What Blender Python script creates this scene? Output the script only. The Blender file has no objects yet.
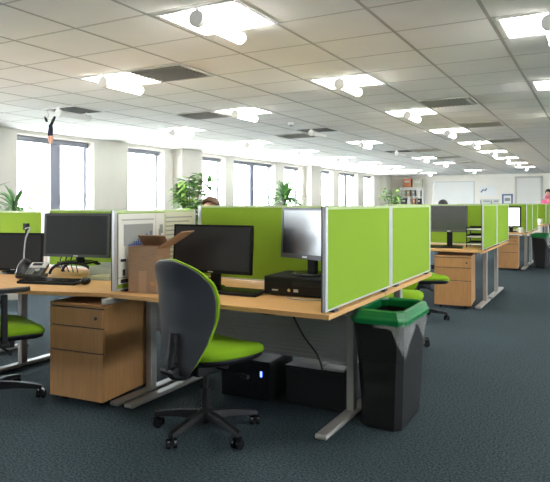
import bpy, bmesh, math, random
from mathutils import Vector, Matrix
R = math.radians
PI = math.pi
sc = bpy.context.scene
COL = sc.collection
random.seed(7)

# ------------------------------------------------------------------ materials
MATS = {}
def mat(name, col, rough=0.6, metal=0.0, noise=None, bump=None, spec=0.5, stretch=(1, 1, 1), emit=None, trans=0.0):
    """noise=(scale, amount), bump=(scale, strength)"""
    m = bpy.data.materials.new(name); m.use_nodes = True
    nt = m.node_tree; b = nt.nodes['Principled BSDF']
    b.inputs['Base Color'].default_value = (*col, 1)
    b.inputs['Roughness'].default_value = rough
    b.inputs['Metallic'].default_value = metal
    b.inputs['Specular IOR Level'].default_value = spec
    if trans: b.inputs['Transmission Weight'].default_value = trans
    if emit:
        b.inputs['Emission Color'].default_value = (*emit[0], 1)
        b.inputs['Emission Strength'].default_value = emit[1]
    if noise or bump:
        tc = nt.nodes.new('ShaderNodeTexCoord'); mp = nt.nodes.new('ShaderNodeMapping')
        mp.inputs['Scale'].default_value = stretch
        nt.links.new(tc.outputs['Object'], mp.inputs['Vector'])
    if noise:
        n = nt.nodes.new('ShaderNodeTexNoise'); n.inputs['Scale'].default_value = noise[0]; n.inputs['Detail'].default_value = 5
        nt.links.new(mp.outputs['Vector'], n.inputs['Vector'])
        r = nt.nodes.new('ShaderNodeValToRGB'); k = noise[1]
        r.color_ramp.elements[0].position = .3; r.color_ramp.elements[1].position = .7
        r.color_ramp.elements[0].color = (*[max(0, c*(1-k)) for c in col], 1)
        r.color_ramp.elements[1].color = (*[min(1, c*(1+k)) for c in col], 1)
        nt.links.new(n.outputs['Fac'], r.inputs['Fac']); nt.links.new(r.outputs['Color'], b.inputs['Base Color'])
    if bump:
        n2 = nt.nodes.new('ShaderNodeTexNoise'); n2.inputs['Scale'].default_value = bump[0]; n2.inputs['Detail'].default_value = 3
        nt.links.new(mp.outputs['Vector'], n2.inputs['Vector'])
        bp = nt.nodes.new('ShaderNodeBump'); bp.inputs['Strength'].default_value = bump[1]; bp.inputs['Distance'].default_value = .01
        nt.links.new(n2.outputs['Fac'], bp.inputs['Height']); nt.links.new(bp.outputs['Normal'], b.inputs['Normal'])
    MATS[name] = m
    return m

mat('carpet', (.041, .060, .068), .95, noise=(85, .75), bump=(120, .7), spec=.1)
mat('ceiling_tile', (.88, .87, .845), .9, noise=(3, .02), bump=(150, .12), spec=.2)
mat('tee_bar', (.45, .44, .42), .7, spec=.25)
mat('tee_bar_pale', (.58, .57, .55), .7, spec=.25)
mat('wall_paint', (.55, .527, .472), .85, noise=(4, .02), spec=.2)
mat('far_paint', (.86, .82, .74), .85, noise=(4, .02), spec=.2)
mat('skirting', (.60, .58, .54), .6)
mat('window_metal', (.16, .17, .21), .4, .2)
mat('blind_box', (.17, .18, .21), .5)
mat('sill_white', (.75, .74, .72), .5)
mat('green_fabric', (.225, .365, .030), .9, noise=(320, .10), bump=(500, .25), spec=.15)
mat('seat_fabric', (.19, .34, .012), .9, noise=(300, .12), bump=(400, .25), spec=.15)
mat('silver', (.60, .60, .60), .38, .55)
mat('rail_green', (.42, .52, .25), .5)
mat('dark_cap', (.035, .035, .04), .5)
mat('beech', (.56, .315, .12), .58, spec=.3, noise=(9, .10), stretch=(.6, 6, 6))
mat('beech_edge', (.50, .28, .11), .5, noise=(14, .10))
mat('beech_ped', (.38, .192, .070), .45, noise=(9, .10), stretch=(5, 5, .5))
mat('leg_grey', (.33, .315, .29), .45, .3)
mat('modesty', (.30, .305, .30), .5, .2)
mat('black_plastic', (.010, .010, .011), .48, bump=(300, .05), spec=.22)
mat('shell_plastic', (.040, .042, .050), .34, bump=(500, .15))
mat('black_gloss', (.010, .010, .012), .25, spec=.35)
mat('screen_black', (.018, .018, .021), .32)
mat('screen_gloss', (.02, .022, .027), .22)
MATS['screen_gloss'].node_tree.nodes['Principled BSDF'].inputs['IOR'].default_value = 2.3
mat('bezel_grey', (.085, .085, .095), .35, .3)
mat('chrome', (.7, .7, .72), .2, 1.0)
mat('white_plastic', (.75, .75, .74), .4)
mat('grey_plastic', (.30, .31, .30), .5)
mat('pale_grey_green', (.36, .39, .33), .55)
mat('phone_dark', (.035, .035, .04), .4)
mat('cardboard', (.38, .235, .145), .85, noise=(18, .07), stretch=(1, 1, 4))
mat('cardboard_tape', (.47, .29, .17), .4)
mat('bin_black', (.010, .010, .010), .55, bump=(200, .08), spec=.25)
mat('black_matt', (.009, .009, .010), .6, spec=.2)
mat('bin_green', (.0, .15, .036), .32)
mat('paper', (.66, .66, .61), .8)
mat('paper_cream', (.56, .56, .42), .8)
mat('ink_blue', (.05, .10, .30), .7)
mat('ink_black', (.02, .02, .02), .7)
mat('ink_grey', (.28, .30, .29), .7)
mat('leaf_dark', (.12, .30, .07), .45, noise=(8, .4))  # leaf colour raised in place of light shining through from behind
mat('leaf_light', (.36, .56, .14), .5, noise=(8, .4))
mat('leaf_grey', (.20, .30, .16), .5, noise=(8, .4))  # lightened as well, to imitate backlit leaves
mat('leaf_hazed', (.22, .30, .16), .7, noise=(3, .3))  # pale colour imitates haze over the trees outside
mat('bark', (.17, .11, .06), .8, noise=(20, .3))
mat('pot', (.55, .52, .47), .5)
mat('soil', (.04, .028, .02), .95, noise=(60, .4))
mat('bounce_paving', (.50, .49, .47), .95, noise=(3, .1))  # unseen ground, made pale to bounce daylight up to the ceiling
mat('glow_panel', (.9, .9, .88), .5, emit=((1, .97, .93), 7.5))  # emission stands in for tube light on the reflector
mat('lamp_tube', (.9, .9, .88), .5, emit=((1, .97, .93), 14))
mat('lamp_white', (.72, .71, .68), .45)
mat('lamp_off_panel', (.13, .13, .127), .9, spec=.1)
mat('vent_metal', (.50, .48, .43), .5)
mat('vent_dark', (.035, .033, .03), .8)
mat('skin', (.55, .30, .20), .55)
mat('hair_brown', (.085, .045, .022), .6, noise=(60, .3), stretch=(3, 3, .4))
mat('hair_black', (.012, .010, .010), .5)
mat('cloth_blue', (.08, .12, .22), .9)
mat('cloth_grey', (.12, .12, .13), .9)
mat('cloth_pink', (.55, .10, .20), .9)
mat('cloth_navy', (.02, .025, .05), .9)
mat('eye_white', (.8, .8, .78), .3)
mat('shelf_white', (.85, .83, .79), .5)
mat('binder_orange', (.60, .22, .10), .6)
mat('binder_tan', (.50, .36, .20), .7)
mat('binder_black', (.03, .03, .035), .6)
mat('binder_grey', (.35, .36, .36), .6)
mat('board_white', (.82, .82, .80), .3)
mat('orange_tail', (.72, .38, .27), .8)
mat('door_paint', (.74, .72, .67), .55)
mat('blue_print', (.10, .16, .28), .6)
mat('led_blue', (.02, .03, .3), .4, emit=((.10, .16, 1.0), 3))
mat('screen_lit', (.05, .05, .05), .3, emit=((.88, .90, 1.0), 1.0))

def glass_mat(name, tint, rough, fac):
    m = bpy.data.materials.new(name); m.use_nodes = True; nt = m.node_tree
    nt.nodes.clear()
    o = nt.nodes.new('ShaderNodeOutputMaterial'); t = nt.nodes.new('ShaderNodeBsdfTransparent'); g = nt.nodes.new('ShaderNodeBsdfGlossy')
    lw = nt.nodes.new('ShaderNodeLayerWeight'); f = nt.nodes.new('ShaderNodeMath'); f.operation = 'MULTIPLY_ADD'; pw = nt.nodes.new('ShaderNodeMath'); pw.operation = 'POWER'; pw.inputs[1].default_value = 5.0; nt.links.new(lw.outputs['Facing'], pw.inputs[0]); nt.links.new(pw.outputs[0], f.inputs[0]); f.inputs[1].default_value = .5; f.inputs[2].default_value = .03
    mx = nt.nodes.new('ShaderNodeMixShader')
    t.inputs['Color'].default_value = (*tint, 1); g.inputs['Roughness'].default_value = rough
    nt.links.new(f.outputs[0], mx.inputs['Fac']); nt.links.new(t.outputs[0], mx.inputs[1]); nt.links.new(g.outputs[0], mx.inputs[2])
    nt.links.new(mx.outputs[0], o.inputs['Surface']); MATS[name] = m
glass_mat('glass', (.97, .98, .98), .02, .1)

def film_mat(name):
    m = bpy.data.materials.new(name); m.use_nodes = True; nt = m.node_tree
    nt.nodes.clear()
    o = nt.nodes.new('ShaderNodeOutputMaterial'); t = nt.nodes.new('ShaderNodeBsdfTransparent')
    d = nt.nodes.new('ShaderNodeBsdfPrincipled'); d.inputs['Base Color'].default_value = (.72, .74, .70, 1); d.inputs['Roughness'].default_value = .25
    mx = nt.nodes.new('ShaderNodeMixShader'); mx.inputs['Fac'].default_value = .10
    nt.links.new(t.outputs[0], mx.inputs[1]); nt.links.new(d.outputs[0], mx.inputs[2]); nt.links.new(mx.outputs[0], o.inputs['Surface'])
    MATS[name] = m
film_mat('clear_film')

# ------------------------------------------------------------------ mesh builder
class MB:
    def __init__(s): s.v = []; s.f = []; s.sm = []
    def add(s, vs, fs, smooth=False):
        o = len(s.v); s.v += [tuple(v) for v in vs]
        for f in fs: s.f.append(tuple(i+o for i in f)); s.sm.append(smooth)
        return s
    def box(s, x0, x1, y0, y1, z0, z1, M=None):
        vs = [Vector((x, y, z)) for z in (z0, z1) for y in (y0, y1) for x in (x0, x1)]
        if M: vs = [M @ v for v in vs]
        return s.add(vs, [(0, 2, 3, 1), (4, 5, 7, 6), (0, 1, 5, 4), (2, 6, 7, 3), (0, 4, 6, 2), (1, 3, 7, 5)])
    def cyl(s, p0, p1, r0, r1=None, n=16, caps=True):
        r1 = r0 if r1 is None else r1
        p0 = Vector(p0); p1 = Vector(p1); d = (p1-p0).normalized()
        a = d.orthogonal().normalized(); b = d.cross(a)
        A = [p0+(a*math.cos(2*PI*i/n)+b*math.sin(2*PI*i/n))*r0 for i in range(n)]
        B = [p1+(a*math.cos(2*PI*i/n)+b*math.sin(2*PI*i/n))*r1 for i in range(n)]
        s.add(A+B, [(i, (i+1) % n, n+(i+1) % n, n+i) for i in range(n)], True)
        if caps:
            s.add(A, [tuple(range(n))[::-1]]); s.add(B, [tuple(range(n))])
        return s
    def tube(s, pts, r, n=8):
        pts = [Vector(p) for p in pts]; rings = []; a = None
        rs = r if isinstance(r, (list, tuple)) else [r]*len(pts)
        for i, p in enumerate(pts):
            d = (pts[min(i+1, len(pts)-1)]-pts[max(i-1, 0)]).normalized()
            if a is None: a = d.orthogonal().normalized()
            else:
                a = (a-d*a.dot(d)); a = a.normalized() if a.length > 1e-6 else d.orthogonal().normalized()
            b = d.cross(a)
            rings.append([p+(a*math.cos(2*PI*k/n)+b*math.sin(2*PI*k/n))*rs[i] for k in range(n)])
        vs = [v for g in rings for v in g]; m = len(pts)
        fs = [(i*n+k, i*n+(k+1) % n, (i+1)*n+(k+1) % n, (i+1)*n+k) for i in range(m-1) for k in range(n)]
        s.add(vs, fs, True); s.add(rings[0], [tuple(range(n))[::-1]]); s.add(rings[-1], [tuple(range(n))])
        return s
    def prism(s, pts, z0, z1, smooth=False):
        n = len(pts)
        A = [(p[0], p[1], z0) for p in pts]; B = [(p[0], p[1], z1) for p in pts]
        s.add(A+B, [(i, (i+1) % n, n+(i+1) % n, n+i) for i in range(n)], smooth)
        s.add(A, [tuple(range(n))[::-1]]); s.add(B, [tuple(range(n))])
        return s
    def lathe(s, prof, c=(0, 0, 0), n=20, smooth=True):
        vs = []; m = len(prof)
        for r, z in prof:
            for k in range(n): vs.append((c[0]+r*math.cos(2*PI*k/n), c[1]+r*math.sin(2*PI*k/n), c[2]+z))
        return s.add(vs, [(i*n+k, i*n+(k+1) % n, (i+1)*n+(k+1) % n, (i+1)*n+k) for i in range(m-1) for k in range(n)], smooth)
    def loft(s, rings, smooth=True, caps=True):
        n = len(rings[0]); m = len(rings); vs = [v for r in rings for v in r]
        s.add(vs, [(i*n+k, i*n+(k+1) % n, (i+1)*n+(k+1) % n, (i+1)*n+k) for i in range(m-1) for k in range(n)], smooth)
        if caps: s.add(rings[0], [tuple(range(n))[::-1]]); s.add(rings[-1], [tuple(range(n))])
        return s
    def ball(s, c, rx, ry, rz, nu=16, nv=10, M=None):
        vs = []
        for j in range(nv+1):
            t = PI*j/nv
            for i in range(nu):
                p = 2*PI*i/nu
                v = Vector((rx*math.sin(t)*math.cos(p), ry*math.sin(t)*math.sin(p), rz*math.cos(t)))
                if M: v = M @ v
                vs.append(v+Vector(c))
        return s.add(vs, [(j*nu+i, (j+1)*nu+i, (j+1)*nu+(i+1) % nu, j*nu+(i+1) % nu) for j in range(nv) for i in range(nu)], True)
    def leaf(s, base, d, L, w, droop=.3, n=5, fold=.15):
        """one curved leaf blade with a midrib fold"""
        base = Vector(base); d = Vector(d).normalized()
        side = d.cross(Vector((0, 0, 1))); side = side.normalized() if side.length > 1e-3 else Vector((1, 0, 0))
        up = side.cross(d); vs = []
        for i in range(n+1):
            t = i/n; p = base+d*(L*t)+Vector((0, 0, -droop*L*t*t)); ww = w*math.sin(PI*min(.97, .08+.9*t))**.8*.5
            vs += [p-side*ww+up*ww*fold*2, p, p+side*ww+up*ww*fold*2]
        fs = []
        for i in range(n):
            a = i*3; fs += [(a, a+1, a+4, a+3), (a+1, a+2, a+5, a+4)]
        return s.add(vs, fs, True)
    def build(s, name, m, parent=None, bevel=0, seg=2, loc=None):
        me = bpy.data.meshes.new(name); me.from_pydata(s.v, [], s.f); me.update()
        me.polygons.foreach_set('use_smooth', s.sm)
        bm = bmesh.new(); bm.from_mesh(me); bmesh.ops.recalc_face_normals(bm, faces=bm.faces); bm.to_mesh(me); bm.free()
        me.materials.append(MATS[m])
        o = bpy.data.objects.new(name, me); COL.objects.link(o)
        if parent: o.parent = parent
        if loc: o.location = loc
        if bevel:
            b = o.modifiers.new('bevel', 'BEVEL'); b.width = bevel; b.segments = seg; b.limit_method = 'ANGLE'; b.angle_limit = R(50)
        return o

def tag(o, label, cat, group=None):
    o['label'] = label; o['category'] = cat
    if group: o['group'] = group
    return o
def thing(name, label, cat, loc=(0, 0, 0), rz=0, group=None):
    o = bpy.data.objects.new(name, None); COL.objects.link(o)
    o.empty_display_size = .1; o.location = loc; o.rotation_euler = (0, 0, rz)
    return tag(o, label, cat, group)
def struct(o): o['kind'] = 'structure'; return o
def kids(o): return [c for c in bpy.data.objects if c.parent == o]
def copy_tree(o, parent=None):
    c = o.copy(); COL.objects.link(c)
    if parent: c.parent = parent
    for k in kids(o): copy_tree(k, c)
    return c
def again(src, label, loc, rz=None):
    c = copy_tree(src); c['label'] = label; c.location = loc
    if rz is not None: c.rotation_euler = (0, 0, rz)
    return c

# ------------------------------------------------------------------ room shell
XW, XR, YB, YF, H = -7.89, 10.8, -3.2, 26.6, 2.46
WO = -8.19                                              # outer plane of the window wall
struct(MB().box(WO, XR+.2, YB-.2, YF+.2, -.2, 0).build('floor', 'carpet'))
struct(MB().box(WO, XR+.2, YB-.2, YF+.2, H, H+.2).build('ceiling', 'ceiling_tile'))
# ceiling grid, proud of the tiles by a few millimetres
g = MB(); TY = .575; Y0G = 4.10
for k in range(-13, 18):
    if XW < k*.6 < XR: g.box(k*.6-.011, k*.6+.011, YB, YF, H-.0015, H+.01)
struct(g.build('trim_1', 'tee_bar'))
g = MB()
for k in range(-12, 40):
    y = Y0G+k*TY
    if YB < y < YF: g.box(XW, XR, y-.009, y+.009, H-.001, H+.01)
struct(g.build('trim_2', 'tee_bar_pale'))

wins = [(-1.6, .3, 1), (1.4, 3.3, 1), (4.2, 5.0, 0), (6.51, 8.20, 1), (9.13, 10.28, 0), (11.49, 12.70, 0), (13.11, 15.38, 1), (15.95, 17.16, 0), (18.3, 19.7, 0), (20.3, 22.2, 1), (22.9, 24.1, 0)]
Z0, Z1 = .88, 2.39
w = MB(); w.box(WO, XW, YB, YF, 0, Z0); w.box(WO, XW, YB, YF, Z1, H)
prev = YB
for a, b, d in wins: w.box(WO, XW, prev, a, Z0, Z1); prev = b
w.box(WO, XW, prev, YF, Z0, Z1)
struct(w.build('wall_left', 'wall_paint'))
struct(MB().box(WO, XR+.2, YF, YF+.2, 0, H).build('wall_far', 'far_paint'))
added_winr = [(-2.6, -.4), (.6, 2.8), (3.8, 6.0), (7.0, 9.2), (10.4, 12.6), (13.8, 16.0), (17.2, 19.4), (20.6, 22.8)]  # windows added to the unseen right wall to lift the light there
w = MB(); w.box(XR, XR+.2, YB, YF, 0, Z0); w.box(XR, XR+.2, YB, YF, Z1, H)
prev = YB
for a, b in added_winr: w.box(XR, XR+.2, prev, a, Z0, Z1); prev = b
w.box(XR, XR+.2, prev, YF, Z0, Z1)
struct(w.build('wall_right', 'wall_paint'))
for i, (a, b) in enumerate(added_winr):
    f = MB(); x0, x1 = XR+.1, XR+.15
    f.box(x0, x1, a, a+.035, Z0, Z1); f.box(x0, x1, b-.035, b, Z0, Z1); f.box(x0, x1, a, b, Z0, Z0+.05); f.box(x0, x1, a, b, Z1-.05, Z1); f.box(x0, x1, (a+b)/2-.03, (a+b)/2+.03, Z0, Z1)
    root = struct(f.build('window_%d' % (i+21), 'window_metal'))  # unseen added window, there to let in more daylight
    MB().box(XR+.12, XR+.125, a+.03, b-.03, Z0+.05, Z1-.05).build('pane', 'glass', root)
struct(MB().box(WO, XR+.2, YB-.2, YB, 0, H).build('wall_rear', 'wall_paint'))
struct(MB().box(XW, XW+.015, YB, YF, 0, .1).build('baseboard_left', 'skirting'))
struct(MB().box(XW, XR, YF-.015, YF, 0, .1).build('baseboard_far', 'skirting'))
for i, (a, b) in enumerate([(10.58, 11.36), (17.35, 18.15), (24.9, 25.2)]):
    struct(MB().box(XW-.01, XW+.24, a, b, 0, H).build('pillar', 'wall_paint', bevel=.006))
for i, (a, b, dbl) in enumerate(wins):
    f = MB(); x0, x1 = WO+.03, WO+.09
    f.box(x0, x1, a, a+.035, Z0, Z1); f.box(x0, x1, b-.035, b, Z0, Z1); f.box(x0, x1, a, b, Z0, Z0+.05); f.box(x0, x1, a, b, Z1-.05, Z1)
    root = struct(f.build('window_%d' % (i+1), 'window_metal'))
    if dbl: MB().box(x0-.02, x1+.04, (a+b)/2+.1-.11, (a+b)/2+.1+.11, Z0, Z1).build('mullion', 'window_metal', root)
    MB().box(WO+.055, WO+.06, a+.05, b-.05, Z0+.05, Z1-.05).build('pane', 'glass', root)
    MB().box(x1+.005, x1+.075, a+.01, b-.01, Z1-.09, Z1-.005).build('blind', 'blind_box', root)
    MB().box(WO+.1, XW+.04, a-.03, b+.03, Z0-.03, Z0).build('sill', 'sill_white', root)
# outside: ground and two trees below the windows
struct(MB().box(-70, 70, -50, 80, -3.4, -3.3).build('ground', 'bounce_paving'))
def tree(label, x, y, ztop, seed):
    rnd = random.Random(seed)
    t = thing('garden_tree', label, 'tree', (x, y, -3.3))
    MB().tube([(0, 0, 0), (.05, 0, 1.4), (0, .1, 2.8), (.1, .1, ztop+3.0)], [.16, .13, .09, .02], 8).build('trunk', 'bark', t)
    m = MB()
    for k in range(900):
        u = rnd.uniform(0, 2*PI); q = rnd.random(); zz = 1.6+q*(ztop+1.8); r = 1.5*math.sin(PI*min(.98, .12+q*.86))*rnd.uniform(.4, 1)
        m.leaf((r*math.cos(u), r*math.sin(u), zz), (rnd.uniform(-1, 1), rnd.uniform(-1, 1), rnd.uniform(-.6, .8)), rnd.uniform(.18, .3), .13, .2, 3)
    m.build('foliage', 'leaf_hazed', t)
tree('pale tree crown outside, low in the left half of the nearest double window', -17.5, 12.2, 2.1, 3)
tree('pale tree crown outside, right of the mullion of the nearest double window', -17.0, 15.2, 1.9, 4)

# far wall: whiteboards, door, notices, bookcase
def board(label, x0, x1, z0, z1, name='whiteboard', cat='whiteboard', fm='silver', sm='board_white', fw=.03):
    t = thing(name, label, cat, ((x0+x1)/2, YF, z0))
    hw = (x1-x0)/2; h = z1-z0
    MB().box(-hw+fw, hw-fw, -.02, -.003, fw, h-fw).build('surface', sm, t)
    m = MB(); m.box(-hw, hw, -.03, -.002, 0, fw); m.box(-hw, hw, -.03, -.002, h-fw, h); m.box(-hw, -hw+fw, -.03, -.002, fw, h-fw); m.box(hw-fw, hw, -.03, -.002, fw, h-fw)
    m.build('frame', fm, t)
    return t
board('wide white board on the far wall right of the bookcase', -6.1, -4.45, 1.0, 2.2)
t = board('small dark-framed white notice on the far wall over the second desk island', -3.40, -3.0, 1.22, 1.66, 'picture_frame', 'frame', 'blue_print', 'board_white', .06)
MB().box(-.1, .1, -.024, -.019, .16, .28).build('print', 'ink_grey', t)
for lab, x, z, wd, hh in [('white paper notice on the far wall, leftmost of the two under the blue mark', -4.02, 1.30, .42, .34), ('white paper notice on the far wall beside the dark-framed notice', -3.66, 1.30, .34, .32)]:
    t = thing('notice', lab, 'notice', (x, YF, z))
    MB().box(-wd/2, wd/2, -.008, -.002, -hh/2, hh/2).build('sheet', 'paper', t)
    MB().box(-wd/2, -wd/2+.05, -.011, -.007, -hh/2, hh/2-.06).box(-wd/2+.12, wd/2-.05, -.011, -.007, .05, .1).build('print', 'ink_grey', t)
t = thing('wall_sign', 'small blue sign mark high on the far wall', 'sign', (-4.06, YF, 1.80))
MB().box(-.22, .42, -.008, -.002, -.2, .2).build('panel', 'board_white', t)
MB().tube([(-.14, -.012, -.06), (-.05, -.012, .05), (.02, -.012, .0), (.08, -.012, .1)], .03, 6).build('mark', 'blue_print', t)
dr = struct(MB().box(-2.85, -2.0, YF-.03, YF, 0, 2.28).build('door_1', 'door_paint'))
MB().box(-2.93, -2.85, YF-.05, YF, 0, 2.36).box(-2.0, -1.92, YF-.05, YF, 0, 2.36).box(-2.93, -1.92, YF-.05, YF, 2.28, 2.36).build('door_frame', 'wall_paint', dr)
MB().cyl((-2.1, YF-.09, 1.02), (-2.24, YF-.09, 1.02), .012).cyl((-2.1, YF-.09, 1.02), (-2.1, YF-.03, 1.02), .012).build('door_handle', 'chrome', dr)

bc = thing('bookcase', 'tall white open bookcase against the far wall', 'bookcase', (-6.95, 26.38, 0))
BW, BD, BH = .5, .17, 1.98
m = MB(); m.box(-BW, -BW+.03, -BD, BD, 0, BH); m.box(BW-.03, BW, -BD, BD, 0, BH); m.box(-BW, BW, -BD, BD, BH-.03, BH); m.box(-BW, BW, BD-.012, BD, 0, BH); m.box(-BW, BW, -BD, BD, 0, .08)
m.build('carcass', 'shelf_white', bc)
SH = [.45, .82, 1.20, 1.58]
for z in SH: MB().box(-BW+.03, BW-.03, -BD+.005, BD-.012, z-.02, z).build('shelf', 'shelf_white', bc)
def boxfile(name, label, cat, x, z, wd, hh, m, group=None, dy=.13):
    t = thing(name, label, cat, (x, 26.36, z), 0, group)
    MB().box(-wd/2, wd/2, -dy, dy, 0, hh).build('body', m, t, bevel=.006)
    MB().box(-wd*.3, wd*.3, -dy-.003, -dy+.001, hh*.5, hh*.75).build('spine_label', 'paper', t)
boxfile('storage_box', 'orange storage box on top of the bookcase, left one', 'box', -7.13, BH, .34, .36, 'binder_orange')
boxfile('storage_box', 'pale tan storage box on top of the bookcase, right one', 'box', -6.68, BH, .36, .33, 'paper_cream')
X0 = -7.38
for k, (mm, wd, hh, nm) in enumerate([('paper_cream', .17, .26, 'cream'), ('binder_tan', .12, .28, 'tan'), ('binder_grey', .11, .27, 'grey'), ('paper', .16, .24, 'white')]):
    boxfile('box_file', nm+' box file on the top shelf of the far bookcase', 'file', X0+.09+k*.215, 1.58, wd, hh, mm)
for k, (mm, wd, hh, nm) in enumerate([('binder_black', .22, .30, 'wide black'), ('paper', .14, .27, 'white'), ('binder_orange', .08, .28, 'orange'), ('binder_black', .12, .29, 'narrow black')]):
    boxfile('box_file', nm+' box file on the second shelf of the far bookcase', 'file', X0+.11+k*.215, 1.20, wd, hh, mm)

# ------------------------------------------------------------------ ceiling fittings
TW = .57
def lamp_fixture(label, x, y, lit=True, group=None):
    t = thing('ceiling_light', label, 'ceiling light', (x, y, H), 0, group)
    hx, hy = .285, .27
    fr = MB()
    for (a, b, c, d) in [(-hx, hx, -hy, -hy+.02), (-hx, hx, hy-.02, hy), (-hx, -hx+.02, -hy+.02, hy-.02), (hx-.02, hx, -hy+.02, hy-.02)]: fr.box(a, b, c, d, -.010, 0)
    fr.build('frame', 'lamp_white', t)
    MB().box(-hx+.02, hx-.02, -hy+.02, hy-.02, -.006, 0).build('reflector', 'glow_panel' if lit else 'lamp_off_panel', t)  # reflector panel; when lit, its glow imitates light thrown up by the tube
    zc = -.072; cx = .02
    # horizontal lamp tube hung on two short stems under the recessed panel
    MB().cyl((cx, -.25, zc), (cx, .24, zc), .037, n=20).build('lamp_tube', 'lamp_tube' if lit else 'lamp_white', t)
    e = MB().cyl((cx, -.28, zc), (cx, -.245, zc), .050, n=22); e.build('end_cap', 'lamp_white', t, bevel=.005)
    MB().cyl((cx, .235, zc), (cx, .255, zc), .040, n=22).build('end_cap', 'lamp_white', t)
    MB().cyl((cx, -.262, zc+.045), (cx, -.262, -.006), .010).build('stem', 'lamp_white', t)
    MB().cyl((cx, .20, zc+.033), (cx, .20, -.006), .008).build('stem', 'lamp_white', t)
    return t
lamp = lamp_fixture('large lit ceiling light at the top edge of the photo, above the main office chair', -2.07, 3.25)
unlit = lamp_fixture('unlit grey ceiling light by the windows with the ornament hanging beside it', -5.67, 5.54, False)
names2 = ['second lit ceiling light in the row of the large top one, above the end screen', 'third lit ceiling light in the long row running from the large top one',
          'fourth lit ceiling light in the long row running from the large top one', 'fifth lit ceiling light in the long row running from the large top one',
          'sixth lit ceiling light in the long row running from the large top one', 'seventh lit ceiling light in the long row running from the large top one',
          'eighth lit ceiling light in the long row running from the large top one', 'last and farthest lit ceiling light of the long row by the far wall']
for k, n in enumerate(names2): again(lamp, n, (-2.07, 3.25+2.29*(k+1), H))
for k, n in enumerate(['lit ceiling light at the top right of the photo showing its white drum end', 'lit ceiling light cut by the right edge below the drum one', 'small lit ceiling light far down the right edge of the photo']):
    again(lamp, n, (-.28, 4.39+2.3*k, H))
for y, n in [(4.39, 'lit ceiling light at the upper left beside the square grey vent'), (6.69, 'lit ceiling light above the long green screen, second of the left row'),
             (11.29, 'lit ceiling light past the unlit grey one, above the end screen joint'), (15.89, 'lit ceiling light of the left row, near the bookcase'), (18.19, 'lit ceiling light of the left row, next but one to the far wall'), (22.8, 'added lit ceiling light ending the left row before the far wall')]:
    again(lamp, n, (-3.87, y, H))  # farthest light of this row is added to brighten the far wall
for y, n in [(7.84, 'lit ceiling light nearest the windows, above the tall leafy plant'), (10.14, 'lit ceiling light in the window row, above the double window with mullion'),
             (12.44, 'lit ceiling light in the window row above the spiky plant, third lit'), (14.74, 'lit ceiling light in the window row, fourth lit'), (17.04, 'lit ceiling light in the window row, fifth lit'), (19.34, 'lit ceiling light in the window row, sixth lit'), (21.64, 'added lit ceiling light in the window row, seventh lit'), (23.94, 'added lit ceiling light at the far end of the window row')]:
    again(lamp, n, (-5.67, y, H))  # two farthest lights are added to brighten the far corner
for y, n in [(8.99, 'unlit grey ceiling light in the middle of the ceiling with tube hanging'), (13.59, 'small unlit grey ceiling light farther back, over the end screens')]:
    again(unlit, n, (-3.87, y, H))
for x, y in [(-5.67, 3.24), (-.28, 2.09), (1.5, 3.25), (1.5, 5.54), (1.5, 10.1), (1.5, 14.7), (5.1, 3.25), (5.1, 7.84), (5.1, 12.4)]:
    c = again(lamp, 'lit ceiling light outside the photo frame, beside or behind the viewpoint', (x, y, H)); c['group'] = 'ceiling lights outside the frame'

def vent(label, x, y, square):
    t = thing('ceiling_vent', label, 'vent', (x, y, H))
    hx, hy = .285, .272
    f = MB()
    for (a, b, c, d) in [(-hx, hx, -hy, -hy+.03), (-hx, hx, hy-.03, hy), (-hx, -hx+.03, -hy+.03, hy-.03), (hx-.03, hx, -hy+.03, hy-.03)]: f.box(a, b, c, d, -.012, 0)
    f.build('frame', 'vent_metal', t)
    MB().box(-hx+.03, hx-.03, -hy+.03, hy-.03, -.003, 0).build('back_plate', 'vent_dark', t)
    l = MB()
    if square:
        for k in range(9):
            yy = -hy+.05+k*.055; M = Matrix.Translation((0, yy, -.012)) @ Matrix.Rotation(R(35), 4, 'X')
            l.box(-hx+.03, hx-.03, -.02, .02, -.001, .001, M)
    else:
        for k in range(12):
            xx = -hx+.05+k*.043; M = Matrix.Translation((xx, 0, -.013)) @ Matrix.Rotation(R(-40), 4, 'Y')
            l.box(-.018, .018, -hy+.03, hy-.03, -.001, .001, M)
    l.build('louvres', 'vent_metal', t)
    return t
va = vent('square grey ceiling vent at the upper left, beside a lit light', -3.3, 4.39, True)
again(va, 'small grey ceiling vent left of the light above the long green screen', (-4.5, 6.69, H))
again(va, 'small grey ceiling vent among the far lights, left of the unlit one', (-4.5, 9.56, H))
vb = vent('nearest slatted ceiling vent at the right, above the second desk island', -1.5, 7.26, False)
again(vb, 'second slatted ceiling vent of the right row', (-1.5, 9.56, H))
again(vb, 'third slatted ceiling vent of the right row', (-1.5, 12.2, H))
again(vb, 'far slatted ceiling vent of the middle row, nearest of its three', (-3.3, 13.59, H))
again(vb, 'far slatted ceiling vent of the middle row, second of its three', (-3.3, 15.9, H))
again(vb, 'far slatted ceiling vent of the middle row, last of its three', (-3.3, 18.2, H))
t = thing('smoke_detector', 'small round smoke detector on the ceiling past the long green screen', 'detector', (-3.84, 7.98, H))
MB().lathe([(0, -.045), (.03, -.045), (.045, -.03), (.05, 0), (0, 0)]).build('housing', 'lamp_white', t)
MB().cyl((0, 0, -.05), (0, 0, -.044), .025).build('sensor', 'vent_dark', t)

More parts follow.
